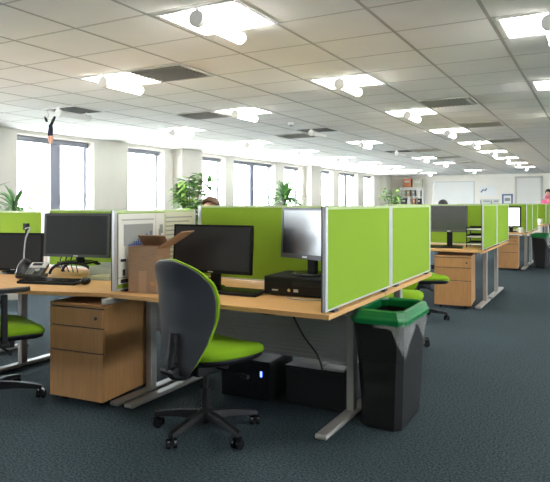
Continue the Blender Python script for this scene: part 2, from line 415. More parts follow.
# ornament hanging from the ceiling by the windows
t = thing('hanging_ornament', 'black and orange dangling ornament hung from the ceiling by the first double window', 'ornament', (-5.86, 5.34, H))
MB().box(-.05, .05, -.02, .02, -.012, 0).build('hook_plate', 'black_plastic', t)
MB().tube([(-.05, -.02, -.01), (-.02, -.01, -.07), (-.06, -.01, -.13), (-.02, 0, -.17)], .006, 6).build('cord', 'lamp_white', t)
m = MB(); m.tube([(.055, .02, -.09), (.03, .01, -.14), (0, 0, -.21)], [.014, .018, .02], 8); m.tube([(-.075, -.03, -.09), (-.055, -.02, -.13), (-.045, -.02, -.155)], [.008, .018, .012], 8)
m.build('arms', 'black_gloss', t)
m = MB(); m.tube([(0, 0, -.19), (.002, 0, -.25), (.018, 0, -.335)], [.024, .03, .014], 8); m.tube([(-.005, 0, -.22), (-.025, 0, -.28), (-.034, 0, -.335)], [.02, .018, .012], 8)
m.build('body', 'cloth_navy', t)
m = MB(); m.tube([(.018, 0, -.33), (.02, 0, -.38), (.0, 0, -.44)], [.02, .022, .004], 8); m.tube([(-.033, 0, -.33), (-.02, 0, -.38), (-.008, 0, -.43)], [.014, .018, .004], 8)
m.build('tail', 'orange_tail', t)

# ------------------------------------------------------------------ desk screens
def screen_y(label, x, y0, y1, z0=.738, z1=1.282, th=.025, fab='green_fabric', group=None):
    """panel running into the depth (along Y)"""
    L = y1-y0; t = thing('desk_screen', label, 'desk screen', (x, y0, z0), 0, group); h = z1-z0; a = th/2
    MB().box(-a+.004, a-.004, .03, L-.03, .008, h-.014).build('fabric', fab, t)
    m = MB(); m.box(-a, a, .004, .032, 0, h-.004); m.box(-a, a, L-.032, L-.004, 0, h-.004); m.box(-a, a, .03, L-.03, 0, .010)
    m.build('frame', 'silver', t, bevel=.002)
    MB().box(-a, a, .03, L-.03, h-.016, h).build('top_rail', 'rail_green', t)
    MB().box(-a, -a+.008, 0, .005, 0, h).build('end_cap', 'dark_cap', t)
    MB().box(-a+.008, a, 0, .005, 0, h).build('end_strip', 'silver', t)
    for q in (.1, L-.16): MB().box(-.02, .02, q, q+.06, -.013, 0).build('clamp', 'dark_cap', t)
    return t
def screen_x(label, y, x0, x1, z0=.738, z1=1.282, th=.025, group=None):
    L = x1-x0; t = thing('desk_screen', label, 'desk screen', (x0, y, z0), 0, group); h = z1-z0; a = th/2
    MB().box(.03, L-.03, -a+.004, a-.004, .008, h-.014).build('fabric', 'green_fabric', t)
    m = MB(); m.box(.003, .032, -a, a, 0, h-.004); m.box(L-.032, L-.003, -a, a, 0, h-.004); m.box(.03, L-.03, -a, a, 0, .010)
    m.build('frame', 'silver', t, bevel=.002)
    MB().box(.03, L-.03, -a, a, h-.016, h).build('top_rail', 'rail_green', t)
    for q in (.1, L-.16): MB().box(q, q+.06, -.02, .02, -.013, 0).build('clamp', 'dark_cap', t)
    return t

# ------------------------------------------------------------------ desks
def desk(label, x0, x1, yf, yb, legs, poly=None, modesty=None, colo=.66, dirn=1, foot0=.12):
    """dirn=1: user side at the low-Y edge yf; -1: user side at the high-Y edge."""
    cx = (x0+x1)/2; t = thing('desk', label, 'desk', (cx, yf, 0))
    D = yb-yf
    pts = [(p[0]-cx, p[1]-yf) for p in poly] if poly else [(x0-cx, 0), (x1-cx, 0), (x1-cx, D), (x0-cx, D)]
    MB().prism(pts, .700, .725).build('desktop', 'beech', t, bevel=.004)
    fy = (lambda v: v) if dirn == 1 else (lambda v: D-v)
    for lx in legs:
        f0 = foot0
        if isinstance(lx, tuple): lx, f0 = lx
        x = lx-cx
        m = MB(); ys = sorted((fy(colo-.03), fy(colo+.03))); m.box(x-.024, x+.024, ys[0], ys[1], .03, .67)
        ys = sorted((fy(.15), fy(D-.12))); m.box(x-.02, x+.02, ys[0], ys[1], .665, .70)
        lg = m.build('leg', 'leg_grey', t, bevel=.006)
        ys = sorted((fy(f0), fy(D-.06))); MB().box(x-.036, x+.036, ys[0], ys[1], .006, .034).build('foot', 'leg_grey', lg, bevel=.010)
    if modesty:
        a, b, my = modesty; m = MB(); n = 15
        a -= cx; b -= cx; yy = fy(my)
        m.box(a, b, yy-.004, yy+.004, .29, .695)
        for k in range(n):
            z = .305+k*.026; m.box(a, b, yy-.014, yy-.004, z, z+.013)
        m.build('modesty_panel', 'modesty', t)
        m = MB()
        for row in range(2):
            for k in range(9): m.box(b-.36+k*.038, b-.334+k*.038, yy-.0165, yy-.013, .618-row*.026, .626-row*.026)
        m.build('slot_glints', 'white_plastic', t)  # white dashes imitate light glinting in the small holes of the panel
    return t
def arc(pts, n=8):   # Catmull-Rom through pts
    out = []
    P = [pts[0]]+list(pts)+[pts[-1]]
    for i in range(1, len(P)-2):
        for k in range(n):
            u = k/n; a, b, c, d = (Vector(P[i-1]), Vector(P[i]), Vector(P[i+1]), Vector(P[i+2]))
            out.append(.5*((2*b)+(c-a)*u+(2*a-5*b+4*c-d)*u*u+(3*b-a-3*c+d)*u**3))
    out.append(Vector(pts[-1])); return out

# island one
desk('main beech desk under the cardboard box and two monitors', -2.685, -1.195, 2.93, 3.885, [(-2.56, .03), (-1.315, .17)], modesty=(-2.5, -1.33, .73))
desk('left beech desk carrying the keyboard, phone and arch-stand monitor', -4.34, -2.688, 2.71, 3.885, [(-2.668, .24), -3.97],
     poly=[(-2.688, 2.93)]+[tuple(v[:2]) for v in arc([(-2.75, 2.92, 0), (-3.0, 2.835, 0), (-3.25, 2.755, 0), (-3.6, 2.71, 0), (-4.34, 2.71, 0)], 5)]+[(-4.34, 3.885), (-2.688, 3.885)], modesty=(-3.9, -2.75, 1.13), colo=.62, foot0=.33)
desk('back beech desk behind the long green screen, far side of the front island', -2.685, -1.195, 3.90, 5.15, [-2.6, -1.285], dirn=-1)
desk('back beech desk behind the left green screens, far side of the front island', -4.34, -2.688, 3.90, 5.15, [-2.79, -4.2], dirn=-1)
screen_y('nearest green end screen facing the aisle above the green-lidded bin', -1.222, 2.92, 4.055)
screen_y('farther green end screen facing the aisle, joined behind the nearest one', -1.222, 4.06, 5.17)
pin = screen_y('desk screen covered with pinned posters left of the cardboard box', -2.678, 2.95, 3.865, z1=1.252)
screen_x('long green back screen behind the main desk monitors', 3.89, -2.655, -1.241)
screen_x('green back screen behind the arch-stand monitor on the left desk', 3.89, -4.30, -2.70, z1=1.245)
screen_x('green back screen at the left edge of the photo, below the spiky plant', 3.89, -5.9, -4.345, z1=1.225)
desk('beech desk at far left beyond the left edge monitor', -5.9, -4.36, 2.75, 3.885, [-5.8, -4.5])

# posters pinned on the poster screen (its right-hand face, X = -2.662)
XP = -2.6605
t = thing('poster', 'white chart poster with blue bars pinned on the poster screen', 'poster', (XP, 2.985, .82))
MB().box(-.001, .0015, 0, .38, 0, .41).build('sheet', 'paper', t)
MB().box(.0015, .003, .05, .35, .20, .34).build('chart_field', 'ink_grey', t)
MB().box(.0015, .0035, .03, .36, .365, .374).build('title_rule', 'binder_grey', t)
m = MB()
for k in range(11): m.box(.0028, .004, .10+k*.022, .113+k*.022, .20, .21+.008*k*(.7 if k % 2 else 1))
m.box(.0028, .0036, .09, .345, .198, .204)
m.build('chart_bars', 'ink_blue', t)
for yy, zz, a, b in [(.10, .145, .045, .02), (.18, .15, .045, .02), (.26, .155, .045, .02), (.02, .10, .05, .018), (.04, .01, .022, .04)]: MB().box(.0015, .0035, yy, yy+a, zz, zz+b).build('caption', 'ink_black', t)
t = thing('poster', 'cream text poster pinned toward the back of the poster screen', 'poster', (XP, 3.465, .80))
MB().box(-.001, .0015, 0, .365, 0, .435).build('sheet', 'paper_cream', t)
m = MB(); m.box(.001, .0025, .012, .016, .02, .42)
for k in range(13): m.box(.0015, .003, .012, .34-.02*(k % 3), .02+k*.031, .030+k*.031)
m.build('text_lines', 'ink_grey', t)
t = thing('poster', 'narrow white poster with an upright dark figure between the two posters', 'poster', (XP, 3.37, .84))
MB().box(-.001, .0015, 0, .09, 0, .39).build('sheet', 'paper', t)
MB().box(.0015, .003, .03, .055, .05, .28).box(.0015, .003, .04, .075, .25, .31).build('figure', 'ink_grey', t)
t = thing('poster', 'small white leaflet with a black footer at the foot of the poster screen', 'poster', (XP, 2.985, .765))
MB().box(-.001, .0015, 0, .17, .012, .05).build('sheet', 'paper', t)
MB().box(.0015, .003, .02, .16, .018, .042).build('footer', 'ink_black', t)

# ------------------------------------------------------------------ pedestals
def pedestal(label, x, y, rz, w=.42, d=.56, h=.655):
    t = thing('pedestal', label, 'drawer pedestal', (x, y, 0), rz); a = w/2; z0 = .045
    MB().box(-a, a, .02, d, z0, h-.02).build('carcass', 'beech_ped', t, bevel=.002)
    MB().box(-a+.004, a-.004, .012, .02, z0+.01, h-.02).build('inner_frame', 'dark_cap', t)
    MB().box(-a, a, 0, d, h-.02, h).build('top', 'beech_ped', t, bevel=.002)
    zs = [(z0, .342), (.351, .502), (.511, h-.030)]
    for k, (q0, q1) in enumerate(zs):
        dr = MB().box(-a+.001, a-.001, 0, .019, q0, q1).build('drawer', 'beech_ped', t, bevel=.002)
        if k == 2: MB().cyl((a-.055, -.004, q1-.055), (a-.055, .004, q1-.055), .011, n=14).build('lock', 'dark_cap', dr)
    for sx in (-1, 1):
        for yy in (.07, d-.07): MB().cyl((sx*(a-.07)-.012, yy, .022), (sx*(a-.07)+.012, yy, .022), .022, n=14).box(sx*(a-.07)-.016, sx*(a-.07)+.016, yy-.012, yy+.012, .022, .046).build('castor', 'black_plastic', t)
    return t
ped = pedestal('three-drawer beech pedestal under the left end of the front desk', -2.90, 2.85, R(5), .43, .60)
again(ped, 'three-drawer beech pedestal at the front of the second desk island', (-1.56, 7.80, 0), R(5))
again(ped, 'three-drawer beech pedestal at the front of the third desk island', (-1.56, 12.78, 0), R(4))

# ------------------------------------------------------------------ task chairs (face +Y, origin on the floor under the column)
def interp(tbl, t):
    for (a, va), (b, vb) in zip(tbl, tbl[1:]):
        if t <= b:
            u = (t-a)/(b-a); u = u*u*(3-2*u)*.5+u*.5; return va+(vb-va)*u
    return tbl[-1][1]
WID = [(0, .085), (.1, .13), (.3, .185), (.5, .220), (.64, .229), (.78, .218), (.89, .176), (.96, .112), (1, .028)]
DEP = [(0, -.235), (.2, -.228), (.4, -.226), (.7, -.245), (1, -.295)]
def back_solid(o0, o1, wmul, zlo, zhi, lift=0):
    rows, cols = 22, 15; F = []; Bk = []
    for i in range(rows+1):
        t = i/rows; tt = 1-(1-t)**1.25
        z = zlo+(zhi-zlo)*tt; ww = interp(WID, tt)*wmul; y = interp(DEP, tt)
        for j in range(cols+1):
            u = -1+2*j/cols; x = ww*math.sin(u*PI/2); wrap = .085*(x/.22)**2
            e = 1-abs(u)**4
            Bk.append((x, y+wrap+o0, z)); F.append((x, y+wrap+o0+(o1-o0)*(.25+.75*e), z))
    n = cols+1; fs = []; N = (rows+1)*n
    for i in range(rows):
        for j in range(cols):
            a = i*n+j; fs.append((a, a+1, a+n+1, a+n)); fs.append((N+a, N+a+n, N+a+n+1, N+a+1))
    for i in range(rows):
        a = i*n; fs.append((a, a+n, N+a+n, N+a)); a = i*n+cols; fs.append((a, N+a, N+a+n, a+n))
    for j in range(cols):
        fs.append((j, N+j, N+j+1, j+1)); a = rows*n+j; fs.append((a, a+1, N+a+1, N+a))
    return MB().add(Bk+F, fs, True)
def seat_rings(spec, n=36):
    rings = []
    for sx, sy, z, front in spec:
        r = []
        for k in range(n):
            p = 2*PI*k/n; c, s = math.cos(p), math.sin(p)
            x = 1.08*sx*math.copysign(abs(c)**.62, c); y = sy*math.copysign(abs(s)**.62, s)
            taper = 1-.10*max(0, -y/sy)
            q = max(0, y/sy-.35)
            r.append((x*taper, y+.06, z-front*q*q+.012*(x/sx)**2))
        rings.append(r)
    return rings
def chair(label, loc, rz, arms=False):
    t = thing('office_chair', label, 'office chair', loc, rz)
    MB().loft(seat_rings([(.21, .21, .435, .05), (.235, .235, .442, .05), (.245, .245, .462, .05), (.24, .24, .485, .05), (.215, .215, .502, .05), (.13, .13, .505, .03), (.02, .02, .503, 0)])).build('seat', 'seat_fabric', t)
    MB().loft(seat_rings([(.12, .13, .395, .02), (.20, .20, .405, .03), (.235, .235, .428, .05), (.238, .238, .445, .05), (.2, .2, .447, .05)])).build('seat_pan', 'black_plastic', t)
    MB().box(-.07, .07, -.13, .12, .345, .40).cyl((.05, .02, .372), (.24, .03, .362), .007).cyl((.24, .03, .362), (.29, .03, .358), .012).build('mechanism', 'black_plastic', t, bevel=.008)
    back_solid(-.008, .012, 1.0, .375, 1.0).build('back_shell', 'shell_plastic', t)
    back_solid(.012, .044, 1.008, .395, 1.0).build('back_cushion', 'seat_fabric', t)
    m = MB(); pts = arc([(0, -.08, .365), (0, -.20, .36), (0, -.272, .40), (0, -.258, .50), (0, -.244, .60)], 5)
    m.tube(pts, .026, 10); m.box(-.028, .028, -.268, -.235, .44, .56); m.cyl((-.05, -.275, .40), (.05, -.275, .40), .024)
    m.build('back_bar', 'black_plastic', t, bevel=.006)
    MB().cyl((0, 0, .10), (0, 0, .25), .028, n=18).cyl((0, 0, .25), (0, 0, .35), .016, n=14).build('gas_lift', 'black_plastic', t)
    b = MB().lathe([(0, .06), (.045, .06), (.052, .08), (.05, .12), (.036, .135), (0, .135)])
    for k in range(5):
        q = 2*PI*k/5+R(62); c, s = math.cos(q), math.sin(q)
        M = Matrix.Rotation(q, 4, 'Z'); rings = []
        for rr, z, hw, hh in [(.03, .10, .030, .026), (.15, .098, .024, .020), (.25, .086, .020, .015), (.31, .076, .019, .012)]:
            rings.append([M @ Vector((rr, a*hw, z+bb*hh)) for a, bb in ((-1, -1), (1, -1), (.7, 1), (-.7, 1))])
        b.loft(rings, False)
    b.build('star_base', 'black_plastic', t, bevel=.004)
    for k in range(5):
        q = 2*PI*k/5+R(62); M = Matrix.Translation((.30*math.cos(q), .30*math.sin(q), 0)) @ Matrix.Rotation(q+.9*(k-2), 4, 'Z')
        cst = MB()
        for sy in (-1, 1): cst.cyl(M @ Vector((-.012, sy*.010, .027)), M @ Vector((-.012, sy*.026, .027)), .027, n=18)
        cst.cyl(M @ Vector((0, 0, .035)), M @ Vector((0, 0, .078)), .010, n=10); cst.box(-.03, .018, -.010, .010, .03, .058, M)
        cst.build('castor', 'black_gloss', t)
    if arms:
        for sx in (-1, 1):
            dz = .03 if sx == 1 else -.12
            m = MB(); m.box(sx*.27-.013, sx*.27+.013, -.020, .020, .42, .70+dz); m.box(min(0.1*sx, sx*.285), max(.1*sx, sx*.285), -.03, .03, .40, .425)
            arm = m.build('armrest', 'black_plastic', t, bevel=.008)
            rings = []
            for y, hw, z in [(-.135, .02, .712), (-.11, .036, .708), (.05, .042, .708), (.13, .036, .710), (.155, .018, .712)]:
                rings.append([(sx*.27+a*hw, y, z+bb+dz) for a, bb in ((-1, 0), (1, 0), (.9, .026), (-.9, .026))])
            MB().loft(rings, False).build('arm_pad', 'black_plastic', arm, bevel=.008)
    return t
ch = chair('lime green office chair with black shell back in the foreground by the cardboard box', (-1.93, 2.90, 0), R(-11))
again(ch, 'lime green office chair behind the green-lidded bin at the front island', (-1.60, 5.47, 0), R(186))
again(ch, 'lime green office chair in the gap before the second desk island pedestal', (-1.76, 6.95, 0), R(-52))
again(ch, 'office chair of the brown-haired person behind the long green screen', (-3.52, 5.48, 0), R(180))
chair('lime green office chair with armrests at the left edge of the photo', (-3.45, 2.655, 0), R(-24), True)

# ------------------------------------------------------------------ monitors
def monitor(label, loc, rz, w, h, zc, tilt=0, bez='black_plastic', scr='screen_black', stand='round', bw=.014, chin=.03, br=.12):
    """faces -Y; loc on the surface it stands on; zc = height of the screen centre above that"""
    t = thing('monitor', label, 'monitor', loc, rz)
    M = Matrix.Translation((0, 0, zc)) @ Matrix.Rotation(R(tilt), 4, 'X')
    a, b = w/2, h/2
    MB().box(-a, a, -.018, .012, -b, b, M).box(-a*.7, a*.7, .012, .045, -b*.7, b*.7, M).build('housing', 'black_plastic', t, bevel=.005)
    m = MB()
    for x0, x1, z0, z1 in [(-a, a, -b, -b+chin), (-a, a, b-bw, b), (-a, -a+bw, -b+chin, b-bw), (a-bw, a, -b+chin, b-bw)]: m.box(x0, x1, -.022, -.017, z0, z1, M)
    m.build('bezel', bez, t, bevel=.0015)
    MB().box(-a+bw, a-bw, -.0195, -.0175, -b+chin, b-bw, M).build('screen', scr, t)
    MB().box(-.02, .02, -.0235, -.021, -b+chin*.3, -b+chin*.65, M).build('badge', 'silver', t)
    if stand == 'round':
        MB().box(-.035, .035, .03, .06, .015, zc).build('stand_neck', 'black_plastic', t, bevel=.005)
        MB().lathe([(0, 0), (br, 0), (br+.002, .008), (br-.01, .016), (.04, .02), (0, .02)], (0, .02, 0), 28).build('stand_base', 'black_gloss', t)
    else:   # arched stand
        MB().box(-.03, .03, .03, .06, .10, zc).build('stand_neck', 'black_plastic', t, bevel=.005)
        m = MB()
        for yy in (-.09, .09): m.tube(arc([(-.20, yy, .014), (-.17, yy, .06), (-.08, yy, .10), (.08, yy, .10), (.17, yy, .06), (.20, yy, .014)], 5), .013, 8)
        m.box(-.13, .13, -.09, .09, .095, .11); m.build('stand_base', 'black_gloss', t)
    return t
DT = .725
monitor('wide matt black monitor standing behind the cardboard box', (-2.255, 3.47, DT), R(3), .605, .325, .265, -4, chin=.022, br=.078)
m3 = monitor('monitor with a bright reflection standing on the black desktop computer', (-1.60, 3.57, DT+.118), R(-20), .44, .325, .262, -3, 'bezel_grey', 'screen_gloss', bw=.016)
m1 = monitor('grey-bezelled monitor on an arched black stand on the left desk', (-3.60, 3.56, DT), R(14), .59, .35, .318, -3, 'bezel_grey', 'screen_black', 'arch', bw=.02, chin=.022)
monitor('low black monitor at the left edge behind the telephone', (-4.15, 3.40, DT), R(22), .50, .31, .175, -3, 'black_plastic', 'screen_black', bw=.014, chin=.02)

def pc(label, loc, rz, w, d, h, led=None, desk_type=True):
    t = thing('desktop_computer', label, 'computer', loc, rz); a = w/2
    MB().box(-a, a, 0, d, .006, h).box(-a+.03, a-.03, .03, d-.03, 0, .008).build('case', 'black_matt', t, bevel=.005)
    m = MB().box(-a+.008, a-.008, -.008, .002, .012, h-.008); m.build('front_panel', 'black_gloss', t, bevel=.004)
    if desk_type:
        MB().box(-.02, a-.03, -.011, -.007, h*.55, h*.78).build('drive_slot', 'black_plastic', t)
        MB().cyl((-.04, -.012, h*.33), (-.04, -.007, h*.33), .010).build('power_button', 'chrome', t)
        MB().box(-.01, .02, -.011, -.007, h*.25, h*.40).box(-a+.06, -a+.10, -.011, -.007, h*.27, h*.34).build('badge', 'silver', t)
    if led: MB().box(led[0]-.006, led[0]+.006, -.013, -.007, led[1]-.018, led[1]+.018).build('power_light', 'led_blue', t)
    return t
pc('black desktop computer lying flat under the bright-screened monitor', (-1.605, 3.40, DT), R(2), .43, .36, .118)
pc('black computer under the main desk with a small blue light', (-2.03, 3.52, 0), R(4), .36, .40, .26, (.12, .18), False)
pc('black computer tower under the left desk with a small blue light', (-3.52, 3.34, 0), R(0), .2, .42, .40, (.03, .33), False)
t = thing('storage_crate', 'black storage crate on the floor under the right end of the main desk', 'crate', (-1.56, 3.58, 0))
m = MB(); m.box(-.2, .2, 0, .40, 0, .02); m.box(-.2, .2, 0, .015, .02, .235); m.box(-.2, .2, .385, .40, .02, .235); m.box(-.2, -.185, .015, .385, .02, .235); m.box(.185, .2, .015, .385, .02, .235)
m.build('tub', 'black_matt', t, bevel=.004)
MB().box(-.205, .205, -.005, .405, .235, .25).build('lid', 'black_matt', t, bevel=.004)
t = thing('paper_stack', 'small pale sheet stack on the black crate under the desk', 'paper', (-1.43, 3.61, .25), R(3))
MB().box(-.08, .06, -.02, .09, 0, .012).build('sheets', 'binder_grey', t)

def keyboard(label, loc, rz, w=.44, d=.15):
    t = thing('keyboard', label, 'keyboard', loc, rz); a = w/2
    M = Matrix.Rotation(R(4), 4, 'X')
    MB().box(-a, a, 0, d, 0, .018, M).build('case', 'black_plastic', t, bevel=.004)
    m = MB()
    for r in range(5):
        for k in range(18):
            if r == 0 and 4 < k < 9: continue
            x = -a+.012+k*(w-.024)/18; m.box(x+.001, x+(w-.024)/18-.002, .012+r*.026, .034+r*.026, .017, .023, M)
    m.build('keys', 'black_gloss', t)
    return t
kb = keyboard('black keyboard on the left desk in front of the arch-stand monitor', (-3.37, 3.02, DT), R(16), .46, .16)
again(kb, 'black keyboard on the main desk beside the flat black computer', (-2.035, 3.245, DT), R(3))
def mouse(label, loc, rz):
    t = thing('mouse', label, 'mouse', loc, rz)
    MB().ball((0, 0, .006), .032, .052, .028).build('shell', 'black_gloss', t)
    MB().box(-.003, .003, .015, .035, .024, .036).build('wheel', 'grey_plastic', t)
    return t
mouse('black mouse right of the left desk keyboard', (-3.10, 3.14, DT+.023), R(15))

# telephone
t = thing('telephone', 'dark desk telephone with a pale display at the left edge', 'telephone', (-3.73, 3.19, DT), R(26))
M = Matrix.Rotation(R(24), 4, 'X')
MB().box(-.10, .10, -.02, .17, .012, .04, M).box(-.09, .09, .0, .15, 0, .03).build('base', 'phone_dark', t, bevel=.008)
dd = MB().box(-.035, .098, .095, .172, .04, .047, M).build('display_panel', 'white_plastic', t, bevel=.002)
MB().box(-.015, .06, .122, .155, .047, .049, M).build('display', 'ink_black', dd)
MB().cyl(M @ Vector((.05, .06, .040)), M @ Vector((.05, .06, .048)), .018, n=18).build('navigation_button', 'silver', t)
m = MB()
for r in range(4):
    for k in range(3): m.box(-.03+k*.022, -.015+k*.022, .0+r*.024, .016+r*.024, .04, .045, M)
m.build('keypad', 'grey_plastic', t)
m = MB(); m.tube([M @ Vector(p) for p in arc([(-.070, -.015, .055), (-.072, .02, .085), (-.072, .075, .095), (-.072, .13, .085), (-.070, .165, .055)], 5)], .017, 10)
m.ball(M @ Vector((-.07, -.01, .055)), .028, .028, .02); m.ball(M @ Vector((-.07, .16, .055)), .028, .028, .02); m.build('handset', 'phone_dark', t)
t = thing('cable', 'pale cable looping over the low monitor at the left edge', 'cable', (-4.0, 3.36, DT))
MB().tube(arc([(-.13, .13, .362), (-.04, .1, .368), (.03, .0, .29), (.08, -.06, .15), (.13, -.09, .05), (.16, -.08, .008)]), .006, 6).build('sheath', 'grey_plastic', t)
t = thing('webcam', 'small black webcam perched behind the low left-edge monitor', 'webcam', (-4.25, 3.60, DT))
MB().cyl((0, 0, 0), (0, 0, .35), .008).lathe([(0, 0), (.05, 0), (.05, .01), (0, .012)]).build('post', 'black_plastic', t)
MB().box(-.02, .02, -.015, .02, .345, .40).cyl((0, -.02, .375), (0, -.012, .375), .012).build('camera_head', 'black_plastic', t)

# paper tray and dark oddments by the arch stand
t = thing('document_tray', 'pale grey-green document tray right of the arch-stand monitor base', 'tray', (-3.22, 3.45, DT), R(12))
m = MB(); m.box(-.09, .09, -.06, .10, 0, .006); m.box(-.09, -.083, -.06, .10, 0, .10); m.box(.083, .09, -.06, .10, 0, .10); m.box(-.083, .083, .093, .10, 0, .12); m.box(-.083, .083, -.06, -.053, .05, .10)
m.build('tray', 'pale_grey_green', t, bevel=.003)
MB().box(-.08, .08, -.05, .09, .008, .03).build('papers', 'paper_cream', t)
t = thing('mug', 'black mug by the foot of the poster screen on the left desk', 'mug', (-3.02, 3.42, DT))
MB().lathe([(0, 0), (.036, 0), (.04, .01), (.041, .095), (.036, .095), (.034, .012), (0, .010)]).build('cup', 'black_gloss', t)
MB().tube(arc([(.038, 0, .075), (.066, 0, .07), (.066, 0, .03), (.038, 0, .022)], 5), .006, 8).build('handle', 'black_gloss', t)
t = thing('cable', 'black cables trailing between the arch stand and the low monitor', 'cable', (-3.86, 3.62, DT))
m = MB()
for k in range(4): m.tube(arc([(-.03+.04*k, .12, .30-.03*k), (.0+.05*k, .08, .2), (-.04+.06*k, .04, .1), (.05+.05*k, .0, .01)]), .005, 6)
m.build('sheath', 'black_plastic', t)

# cardboard box with open flaps
t = thing('cardboard_box', 'open brown cardboard box on the main desk behind the foreground chair', 'cardboard box', (-2.535, 3.145, DT), R(11))
bw_, bd_, bh_, tk = .10, .10, .295, .005
m = MB(); m.box(-bw_, bw_, -bd_, bd_, 0, tk); m.box(-bw_, bw_, -bd_, -bd_+tk, tk, bh_); m.box(-bw_, bw_, bd_-tk, bd_, tk, bh_); m.box(-bw_, -bw_+tk, -bd_+tk, bd_-tk, tk, bh_); m.box(bw_-tk, bw_, -bd_+tk, bd_-tk, tk, bh_)
m.build('body', 'cardboard', t)
MB().box(0, .005, -bd_, bd_, 0, .21, Matrix.Translation((bw_-.005, 0, bh_-.01)) @ Matrix.Rotation(R(58), 4, 'Y')).build('flap', 'cardboard', t)
MB().box(-bw_, bw_, -.003, .003, 0, .10, Matrix.Translation((0, bd_-.003, bh_)) @ Matrix.Rotation(R(48), 4, 'X')).build('flap', 'cardboard', t)
MB().box(-.025, .03, -bd_-.0015, -bd_+.001, .0, .14).build('tape', 'cardboard_tape', t)
MB().box(.06, .085, -bd_-.0012, -bd_+.001, .05, .075).build('printed_mark', 'beech_edge', t)

# cables
t = thing('cable', 'black cable drooping below the main desk edge by the chair back', 'cable', (-2.0, 3.50, 0))
MB().tube(arc([(-.12, 0, .70), (-.02, .02, .62), (.12, .03, .575), (.26, .03, .60), (.40, .02, .66), (.52, .0, .70)]), .006, 6).build('sheath', 'black_plastic', t)
t = thing('cable', 'black cable running down from the main desk to the floor computers', 'cable', (-1.68, 3.46, 0))
MB().tube(arc([(0, 0, .70), (.03, .0, .60), (.10, .0, .48), (.20, -.02, .38), (.24, -.03, .29)]), .006, 6).build('sheath', 'black_plastic', t)
t = thing('cable', 'thin cable lying on the main desk in front of the flat computer', 'cable', (-1.50, 3.28, DT))
MB().tube(arc([(-.16, .10, .004), (-.1, .03, .004), (.02, .03, .004), (.12, .07, .004), (.2, .06, .004)]), .004, 6).build('sheath', 'grey_plastic', t)

# ------------------------------------------------------------------ bins
def bin_(label, x, y):
    t = thing('recycling_bin', label, 'bin', (x, y, 0))
    def ring(hx, hy, z, c=.035):
        return [(-hx+c, -hy, z), (hx-c, -hy, z), (hx, -hy+c, z), (hx, hy-c, z), (hx-c, hy, z), (-hx+c, hy, z), (-hx, hy-c, z), (-hx, -hy+c, z)]
    m = MB(); m.loft([ring(.112, .220, .0), (ring(.116, .225, .02)), ring(.134, .25, .40), ring(.137, .254, .405), ring(.145, .275, .63), ring(.137, .267, .63), ring(.10, .21, .03)], False)
    m.build('body', 'bin_black', t, bevel=.006)
    # lid: sloping collar round an open mouth
    m = MB(); A = ring(.160, .292, .612, .04); B = ring(.166, .298, .640, .04); C1 = ring(.156, .285, .655, .04); C2 = ring(.148, .272, .684, .04); D = ring(.132, .250, .692, .04); E2 = ring(.124, .238, .68, .035); F2 = ring(.128, .245, .632, .035); G = ring(.15, .28, .617, .04)
    m.loft([A, B, C1, C2, D, E2, F2, G, A], False, False); m.build('lid', 'bin_green', t, bevel=.005)
    # liner bag spilling out under the lid on the aisle side
    def cloth(pts0, pts1, pts2):
        v = []; n = len(pts0)
        for P in (pts0, pts1, pts2): v += P
        fs = [(r*n+i, r*n+i+1, (r+1)*n+i+1, (r+1)*n+i) for r in range(2) for i in range(n-1)]
        return v, fs
    rnd = random.Random(5); N = 13; m = MB()
    rows = []
    for r in range(7):
        q = r/6; row = []
        for i in range(N):
            u = i/(N-1)
            if u < .4: px_, py_ = -.02+.17*(u/.4), -.285
            else: px_, py_ = .155, -.285+.50*((u-.4)/.6)
            hang = .04+.17*(math.exp(-((u-.42)/.10)**2)+.8*math.exp(-((u-.86)/.08)**2))
            out = .012*q+.012*math.sin(i*2.1+r)*q
            if u < .4: row.append((px_, py_-out, .635-hang*q))
            else: row.append((px_+out, py_, .635-hang*q))
        rows.append(row)
    vs = [p for r_ in rows for p in r_]; fs = [(r*N+i, r*N+i+1, (r+1)*N+i+1, (r+1)*N+i) for r in range(6) for i in range(N-1)]
    m.add(vs, fs, True); o = m.build('liner_bag', 'clear_film', t); so = o.modifiers.new('thick', 'SOLIDIFY'); so.thickness = .0015
    return t
b1 = bin_('black recycling bin with green lid beside the nearest end screen', -1.088, 3.66)
again(b1, 'distant black recycling bin with green lid at the third desk island', (-1.03, 13.75, 0), 0)

# ------------------------------------------------------------------ islands two to four (their right-hand bays)
def island(Y, nm, ord_):
    desk('beech desk at the front of the %s desk island' % ord_, -2.685, -1.195, Y, Y+.955, [-2.6, -1.285])
    desk('beech desk on the far side of the %s desk island' % ord_, -2.685, -1.195, Y+.97, Y+2.3, [-2.6, -1.285], dirn=-1)
    screen_y('nearer green end screen of the %s desk island' % ord_, -1.214, Y-.02, Y+1.12)
    screen_y('farther green end screen of the %s desk island' % ord_, -1.214, Y+1.125, Y+2.35)
    screen_x('green back screen of the %s desk island' % ord_, Y+.96, -2.68, -1.235)
island(7.80, 2, 'second'); island(12.85, 3, 'third'); island(17.7, 4, 'fourth')
monitor('monitor showing a grey reflection on the second desk island', (-1.72, 8.38, DT), R(2), .46, .35, .365, -3, 'bezel_grey', 'screen_gloss')
kb2 = again(kb, 'black keyboard in front of the second desk island monitor', (-1.72, 8.02, DT), R(6))
t = thing('letter_tray', 'black letter tray stack beside the second desk island monitor', 'tray', (-1.375, 8.42, DT))
for k in range(3):
    z = .03+k*.095; MB().box(-.11, .11, -.15, .15, z, z+.008).box(-.11, -.104, -.15, .15, z, z+.04).box(.104, .11, -.15, .15, z, z+.04).box(-.11, .11, .144, .15, z, z+.05).build('shelf', 'black_plastic', t)
    MB().box(-.10, .10, -.155, .14, z+.009, z+.022).build('papers', 'paper', t)
m = MB()
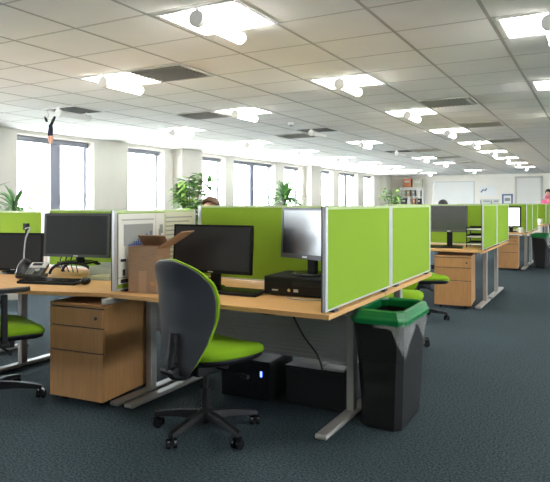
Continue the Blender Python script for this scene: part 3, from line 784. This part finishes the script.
for sx in (-1, 1):
    for yy in (-.13, .13): m.box(sx*.107-.006, sx*.107+.006, yy-.006, yy+.006, 0, .27)
m.build('posts', 'black_plastic', t)
monitor('white lit monitor at the front of the third desk island', (-1.52, 13.22, DT), R(10), .36, .42, .30, -2, 'black_plastic', 'screen_lit', bw=.03)
t = thing('mug', 'white mug at the front corner of the third desk island', 'mug', (-1.32, 12.98, DT))
MB().lathe([(0, 0), (.038, 0), (.042, .01), (.045, .10), (.040, .10), (.037, .012), (0, .010)]).build('cup', 'white_plastic', t)
MB().tube(arc([(-.04, 0, .08), (-.07, 0, .07), (-.07, 0, .035), (-.04, 0, .025)], 5), .007, 8).build('handle', 'white_plastic', t)
t = thing('mug', 'white mug at the front of the fourth desk island', 'mug', (-1.36, 17.85, DT))
MB().lathe([(0, 0), (.06, 0), (.065, .01), (.07, .16), (.062, .16), (.058, .012), (0, .010)]).build('cup', 'white_plastic', t)
MB().tube(arc([(-.06, 0, .13), (-.1, 0, .12), (-.1, 0, .05), (-.06, 0, .035)], 5), .009, 8).build('handle', 'white_plastic', t)
monitor('small black monitor on the fourth desk island', (-1.75, 18.1, DT), R(10), .48, .34, .30, -2)
again(ch, 'office chair of the dark-haired person behind the second desk island', (-2.62, 12.1, 0), R(0))

# ------------------------------------------------------------------ plants
def pot(t, r=.17, h=.34):
    MB().lathe([(0, 0), (r*.75, 0), (r*.78, .01), (r, h), (r*.93, h), (r*.9, h-.04), (0, h-.04)], n=24).build('pot', 'pot', t)
    MB().cyl((0, 0, h-.045), (0, 0, h-.03), r*.89, n=24).build('soil', 'soil', t)
def bushy(label, x, y, top, seed, spread=.36, dens=5):
    rnd = random.Random(seed); t = thing('potted_plant', label, 'plant', (x, y, 0)); pot(t)
    st = MB(); lv = MB(); lv2 = MB()
    for k in range(7):
        a = 2*PI*k/7+rnd.uniform(-.3, .3); hgt = top*rnd.uniform(.72, .97); r = spread*rnd.uniform(.3, .9)
        path = arc([(0.03*math.cos(a), .03*math.sin(a), .3), (r*.35*math.cos(a), r*.35*math.sin(a), .3+(hgt-.3)*.5), (r*math.cos(a), r*math.sin(a), hgt)], 8)
        st.tube(path, .008, 6)
        for i, p in enumerate(path[4:]):
            for q in range(dens):
                u = rnd.uniform(0, 2*PI); (lv if rnd.random() < .55 else lv2).leaf(p, (math.cos(u), math.sin(u), rnd.uniform(-.2, .8)), rnd.uniform(.16, .28), rnd.uniform(.07, .12), .35, 4)
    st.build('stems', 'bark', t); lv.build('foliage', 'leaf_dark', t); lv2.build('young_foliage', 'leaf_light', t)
def spiky(label, x, y, top, seed, L=.55, n=70, m1='leaf_dark', m2='leaf_grey', trunk=True, wdt=.05):
    rnd = random.Random(seed); t = thing('potted_plant', label, 'plant', (x, y, 0)); pot(t)
    zc = top-L*.75
    MB().tube([(0, 0, .28), (.02, .01, zc*.6), (0, 0, zc)], [.03, .025, .022], 8).build('trunk', 'bark', t)
    A = MB(); B = MB()
    for k in range(n):
        u = rnd.uniform(0, 2*PI); e = rnd.uniform(-.35, 1.3); zz = zc-rnd.uniform(0, .35)*(1 if k % 2 else .2)
        (A if k % 3 else B).leaf((0, 0, zz), (math.cos(u)*math.cos(e), math.sin(u)*math.cos(e), math.sin(e)), L*rnd.uniform(.65, 1), wdt, .30, 6)
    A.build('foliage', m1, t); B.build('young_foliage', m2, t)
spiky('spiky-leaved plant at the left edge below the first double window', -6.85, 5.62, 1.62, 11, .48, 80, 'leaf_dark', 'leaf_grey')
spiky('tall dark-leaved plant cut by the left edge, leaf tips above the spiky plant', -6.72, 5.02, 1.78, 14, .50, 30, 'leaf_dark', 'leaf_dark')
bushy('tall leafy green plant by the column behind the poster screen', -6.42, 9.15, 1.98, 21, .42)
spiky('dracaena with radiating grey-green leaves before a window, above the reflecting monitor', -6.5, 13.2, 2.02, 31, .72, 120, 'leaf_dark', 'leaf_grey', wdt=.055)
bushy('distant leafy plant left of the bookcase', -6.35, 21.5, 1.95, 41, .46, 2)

# ------------------------------------------------------------------ people
def skin_mesh(name, verts, edges, radii, m, parent, root=0, sub=2):
    me = bpy.data.meshes.new(name); me.from_pydata([tuple(v) for v in verts], edges, []); me.update()
    o = bpy.data.objects.new(name, me); COL.objects.link(o)
    md = o.modifiers.new('skin', 'SKIN'); md.use_smooth_shade = True
    for i, r in enumerate(radii):
        sv = me.skin_vertices[0].data[i]; sv.radius = (r, r) if not isinstance(r, tuple) else r; sv.use_root = (i == root)
    s = o.modifiers.new('sub', 'SUBSURF'); s.levels = sub; s.render_levels = sub
    dg = bpy.context.evaluated_depsgraph_get(); dg.update()
    nm = bpy.data.meshes.new_from_object(o.evaluated_get(dg)); bpy.data.objects.remove(o)
    nm.materials.clear(); nm.materials.append(MATS[m]); nm.polygons.foreach_set('use_smooth', [True]*len(nm.polygons))
    r = bpy.data.objects.new(name, nm); COL.objects.link(r); r.parent = parent
    return r
def person(label, loc, rz, top_mat, leg_mat, hair_mat, seated=True, hair_long=False, scale=1.0, scarf=None):
    """faces +Y; origin on the floor"""
    t = thing('person', label, 'person', loc, rz); t.scale = (scale,)*3
    hp = .565 if seated else .94            # pelvis height
    V = []; E = []; Rr = []
    def add(p, r, par=None):
        V.append(Vector(p)); Rr.append(r)
        if par is not None: E.append((par, len(V)-1))
        return len(V)-1
    pel = add((0, 0, hp), (.15, .11)); wa = add((0, 0, hp+.17), (.135, .10), pel); cst = add((0, .0, hp+.36), (.16, .11), wa)
    nk0 = add((0, -.01, hp+.50), (.085, .07), cst); nk = add((0, 0, hp+.575), .055, nk0)
    hd0 = add((0, .015, hp+.63), (.062, .075), nk); hd1 = add((0, .015, hp+.71), (.076, .095), hd0); hd2 = add((0, .0, hp+.78), (.06, .075), hd1)
    arms = []; legs = []
    for s in (-1, 1):
        sh = add((s*.17, -.01, hp+.46), .058, cst)
        if seated: el = add((s*.23, .06, hp+.22), .042, sh); wr = add((s*.17, .30, hp+.235), .028, el); dv = Vector((-s*.15, 1, 0)).normalized(); dn = Vector((0, 0, -1))
        else: el = add((s*.24, -.01, hp+.19), .042, sh); wr = add((s*.25, .06, hp-.05), .028, el); dv = Vector((0, .2, -1)).normalized(); dn = Vector((-s, 0, 0))
        pm = add(V[wr]+dv*.055, (.034, .018), wr); kn = add(V[wr]+dv*.095, (.036, .016), pm)
        side = dv.cross(dn).normalized()
        for q, (off, ln) in enumerate([(-.03, .062), (-.01, .074), (.011, .070), (.030, .054)]):
            a = add(V[kn]+side*off*.9+dv*.012, .009, kn); b = add(V[a]+dv*ln*.5+dn*.006, .0085, a); add(V[b]+dv*ln*.45+dn*.02, .007, b)
        th = add(V[pm]-side*.034*s*s-dv*.015, .011, pm); t2 = add(V[th]-side*.022+dv*.03, .010, th); add(V[t2]+dv*.028+dn*.006, .008, t2)
        arms.append((sh, el, wr))
        h = add((s*.09, .02 if seated else 0, hp-.03), .085, pel)
        if seated: k = add((s*.12, .43, hp-.02), .062, h); an = add((s*.12, .42, .10), .04, k)
        else: k = add((s*.10, .02, .50), .062, h); an = add((s*.10, -.01, .10), .04, k)
        toe = add(V[an]+Vector((0, .13, -.065)), .032, an); legs.append((h, k, an, toe))
    skin_mesh('body', V, E, Rr, 'skin', t)
    # shirt: torso and sleeves
    v = [V[pel]+Vector((0, 0, -.02)), V[wa], V[cst], V[nk0]+Vector((0, 0, .0))]; e = [(0, 1), (1, 2), (2, 3)]; r = [(.165, .125), (.15, .118), (.172, .124), (.09, .08)]
    for sh, el, wr in arms:
        b = len(v); mid = V[el].lerp(V[wr], .85); v += [V[sh], V[el], mid]; e += [(2, b), (b, b+1), (b+1, b+2)]; r += [.068, .053, .040]
    skin_mesh('shirt', v, e, r, top_mat, t)
    v = [V[pel]]; e = []; r = [(.158, .12)]
    for h, k, an, toe in legs:
        b = len(v); v += [V[h], V[k], V[an].lerp(V[k], .05)]; e += [(0, b), (b, b+1), (b+1, b+2)]; r += [.095, .074, .055]
    skin_mesh('trousers', v, e, r, leg_mat, t)
    for h, k, an, toe in legs:
        a = V[an]; rings = []
        for yy, hw, z1 in [(-.06, .03, .06), (-.04, .042, .10), (.03, .045, .10), (.10, .046, .06), (.16, .036, .045), (.185, .018, .03)]:
            rings.append([(a.x-hw, a.y+yy, .0), (a.x+hw, a.y+yy, .0), (a.x+hw*.9, a.y+yy, z1*.6), (a.x+hw*.5, a.y+yy, z1), (a.x-hw*.5, a.y+yy, z1), (a.x-hw*.9, a.y+yy, z1*.6)])
        MB().loft(rings, True).build('shoe', 'black_plastic', t)
    # face and hair
    c = Vector((0, .012, hp+.725))
    for s in (-1, 1):
        MB().ball(c+Vector((s*.031, .083, -.005)), .013, .011, .010, 10, 8).build('eye', 'eye_white', t)
        MB().ball(c+Vector((s*.031, .092, -.005)), .006, .004, .006, 8, 6).build('pupil', 'ink_black', t)
        MB().ball(c+Vector((s*.078, -.005, -.015)), .010, .02, .032, 10, 8).build('ear', 'skin', t)
    MB().loft([[c+Vector((x*.6, .088, .015)) for x in (-.008, .008)]+[c+Vector((0, .094, .015))], [c+Vector((-.016, .088, -.038)), c+Vector((.016, .088, -.038)), c+Vector((0, .118, -.034))], [c+Vector((-.01, .086, -.046)), c+Vector((.01, .086, -.046)), c+Vector((0, .095, -.046))]]).build('nose', 'skin', t)
    MB().ball(c+Vector((0, .082, -.068)), .024, .010, .007, 10, 6).build('mouth', 'cloth_pink', t)
    hm = MB(); nu, nv = 24, 12; vs = []
    for j in range(nv+1):
        tt = j/nv
        for i in range(nu):
            p = 2*PI*i/nu; fr = max(0, math.sin(p)); lim = (1.75 if not hair_long else 2.15)-.75*fr-.15*abs(math.cos(p))*(0 if hair_long else 1)
            th = lim*tt; wob = 1+.02*math.sin(9*p+j)
            vs.append(c+Vector((.094*math.sin(th)*math.cos(p)*wob, .110*math.sin(th)*math.sin(p)*wob-.006, .018+.098*math.cos(th))))
    hm.add(vs, [(j*nu+i, (j+1)*nu+i, (j+1)*nu+(i+1) % nu, j*nu+(i+1) % nu) for j in range(nv) for i in range(nu)], True)
    o = hm.build('hair', hair_mat, t); so = o.modifiers.new('thick', 'SOLIDIFY'); so.thickness = .014; so.offset = -1
    if scarf:
        MB().loft([[c+Vector(((.075+.02*q)*math.cos(2*PI*i/18), (.07+.03*q)*math.sin(2*PI*i/18)-.01, -.075-.055*q)) for i in range(18)] for q in range(3)]+[[c+Vector((.07*math.cos(2*PI*i/18), .07*math.sin(2*PI*i/18)-.01, -.16)) for i in range(18)]]).build('scarf', scarf, t)
    return t
person('brown-haired seated person whose head tops the long green screen', (-3.52, 5.38, 0), R(176), 'cloth_blue', 'cloth_grey', 'hair_brown', scale=.975)
person('dark-haired seated person whose head shows over the second island back screen', (-2.62, 12.2, 0), R(0), 'cloth_grey', 'cloth_navy', 'hair_black', scale=.975)
person('standing person in pink with dark hair at the right edge of the photo', (-1.34, 20.7, 0), R(160), 'cloth_pink', 'cloth_navy', 'hair_black', False, True, .97, 'cloth_pink')

# ------------------------------------------------------------------ light
W = bpy.data.worlds.new('world'); sc.world = W; W.use_nodes = True
nt = W.node_tree; bg = nt.nodes['Background']
bg.inputs['Color'].default_value = (.86, .93, 1.0, 1); bg.inputs['Strength'].default_value = 16.0
for i, (a, b, d) in enumerate(wins+[(q[0], q[1], 9) for q in added_winr]):
    L = bpy.data.lights.new('window_portal', 'AREA'); L.shape = 'RECTANGLE'; L.size = Z1-Z0; L.size_y = b-a
    L.cycles.is_portal = True
    o = bpy.data.objects.new('window_portal', L); COL.objects.link(o)
    o.location = (WO-.02 if d != 9 else XR+.22, (a+b)/2, (Z0+Z1)/2); o.rotation_euler = (0, R(-90 if d != 9 else 90), 0)

S = bpy.data.lights.new('sun', 'SUN'); S.energy = 30; S.angle = .01; S.color = (1, .97, .94)
o = bpy.data.objects.new('sun', S); COL.objects.link(o); o.rotation_euler = (R(45), 0, 0)
# ------------------------------------------------------------------ camera
F = 612.0
cam = bpy.data.cameras.new('camera'); co = bpy.data.objects.new('camera', cam); COL.objects.link(co)
co.location = (0, 0, 1.3); co.rotation_euler = (R(90), 0, math.atan(360/612))
cam.sensor_width = 36; cam.sensor_fit = 'HORIZONTAL'; cam.lens = F/550*36
cam.shift_x = 35/550; cam.shift_y = -38/550; cam.clip_end = 300
sc.camera = co
sc.cycles.max_bounces = 10; sc.cycles.diffuse_bounces = 6; sc.cycles.transparent_max_bounces = 12
sc.view_settings.view_transform = 'Standard'; sc.view_settings.look = 'None'
sc.view_settings.exposure = 1.0; sc.view_settings.gamma = 1; sc.view_settings.use_curve_mapping = False
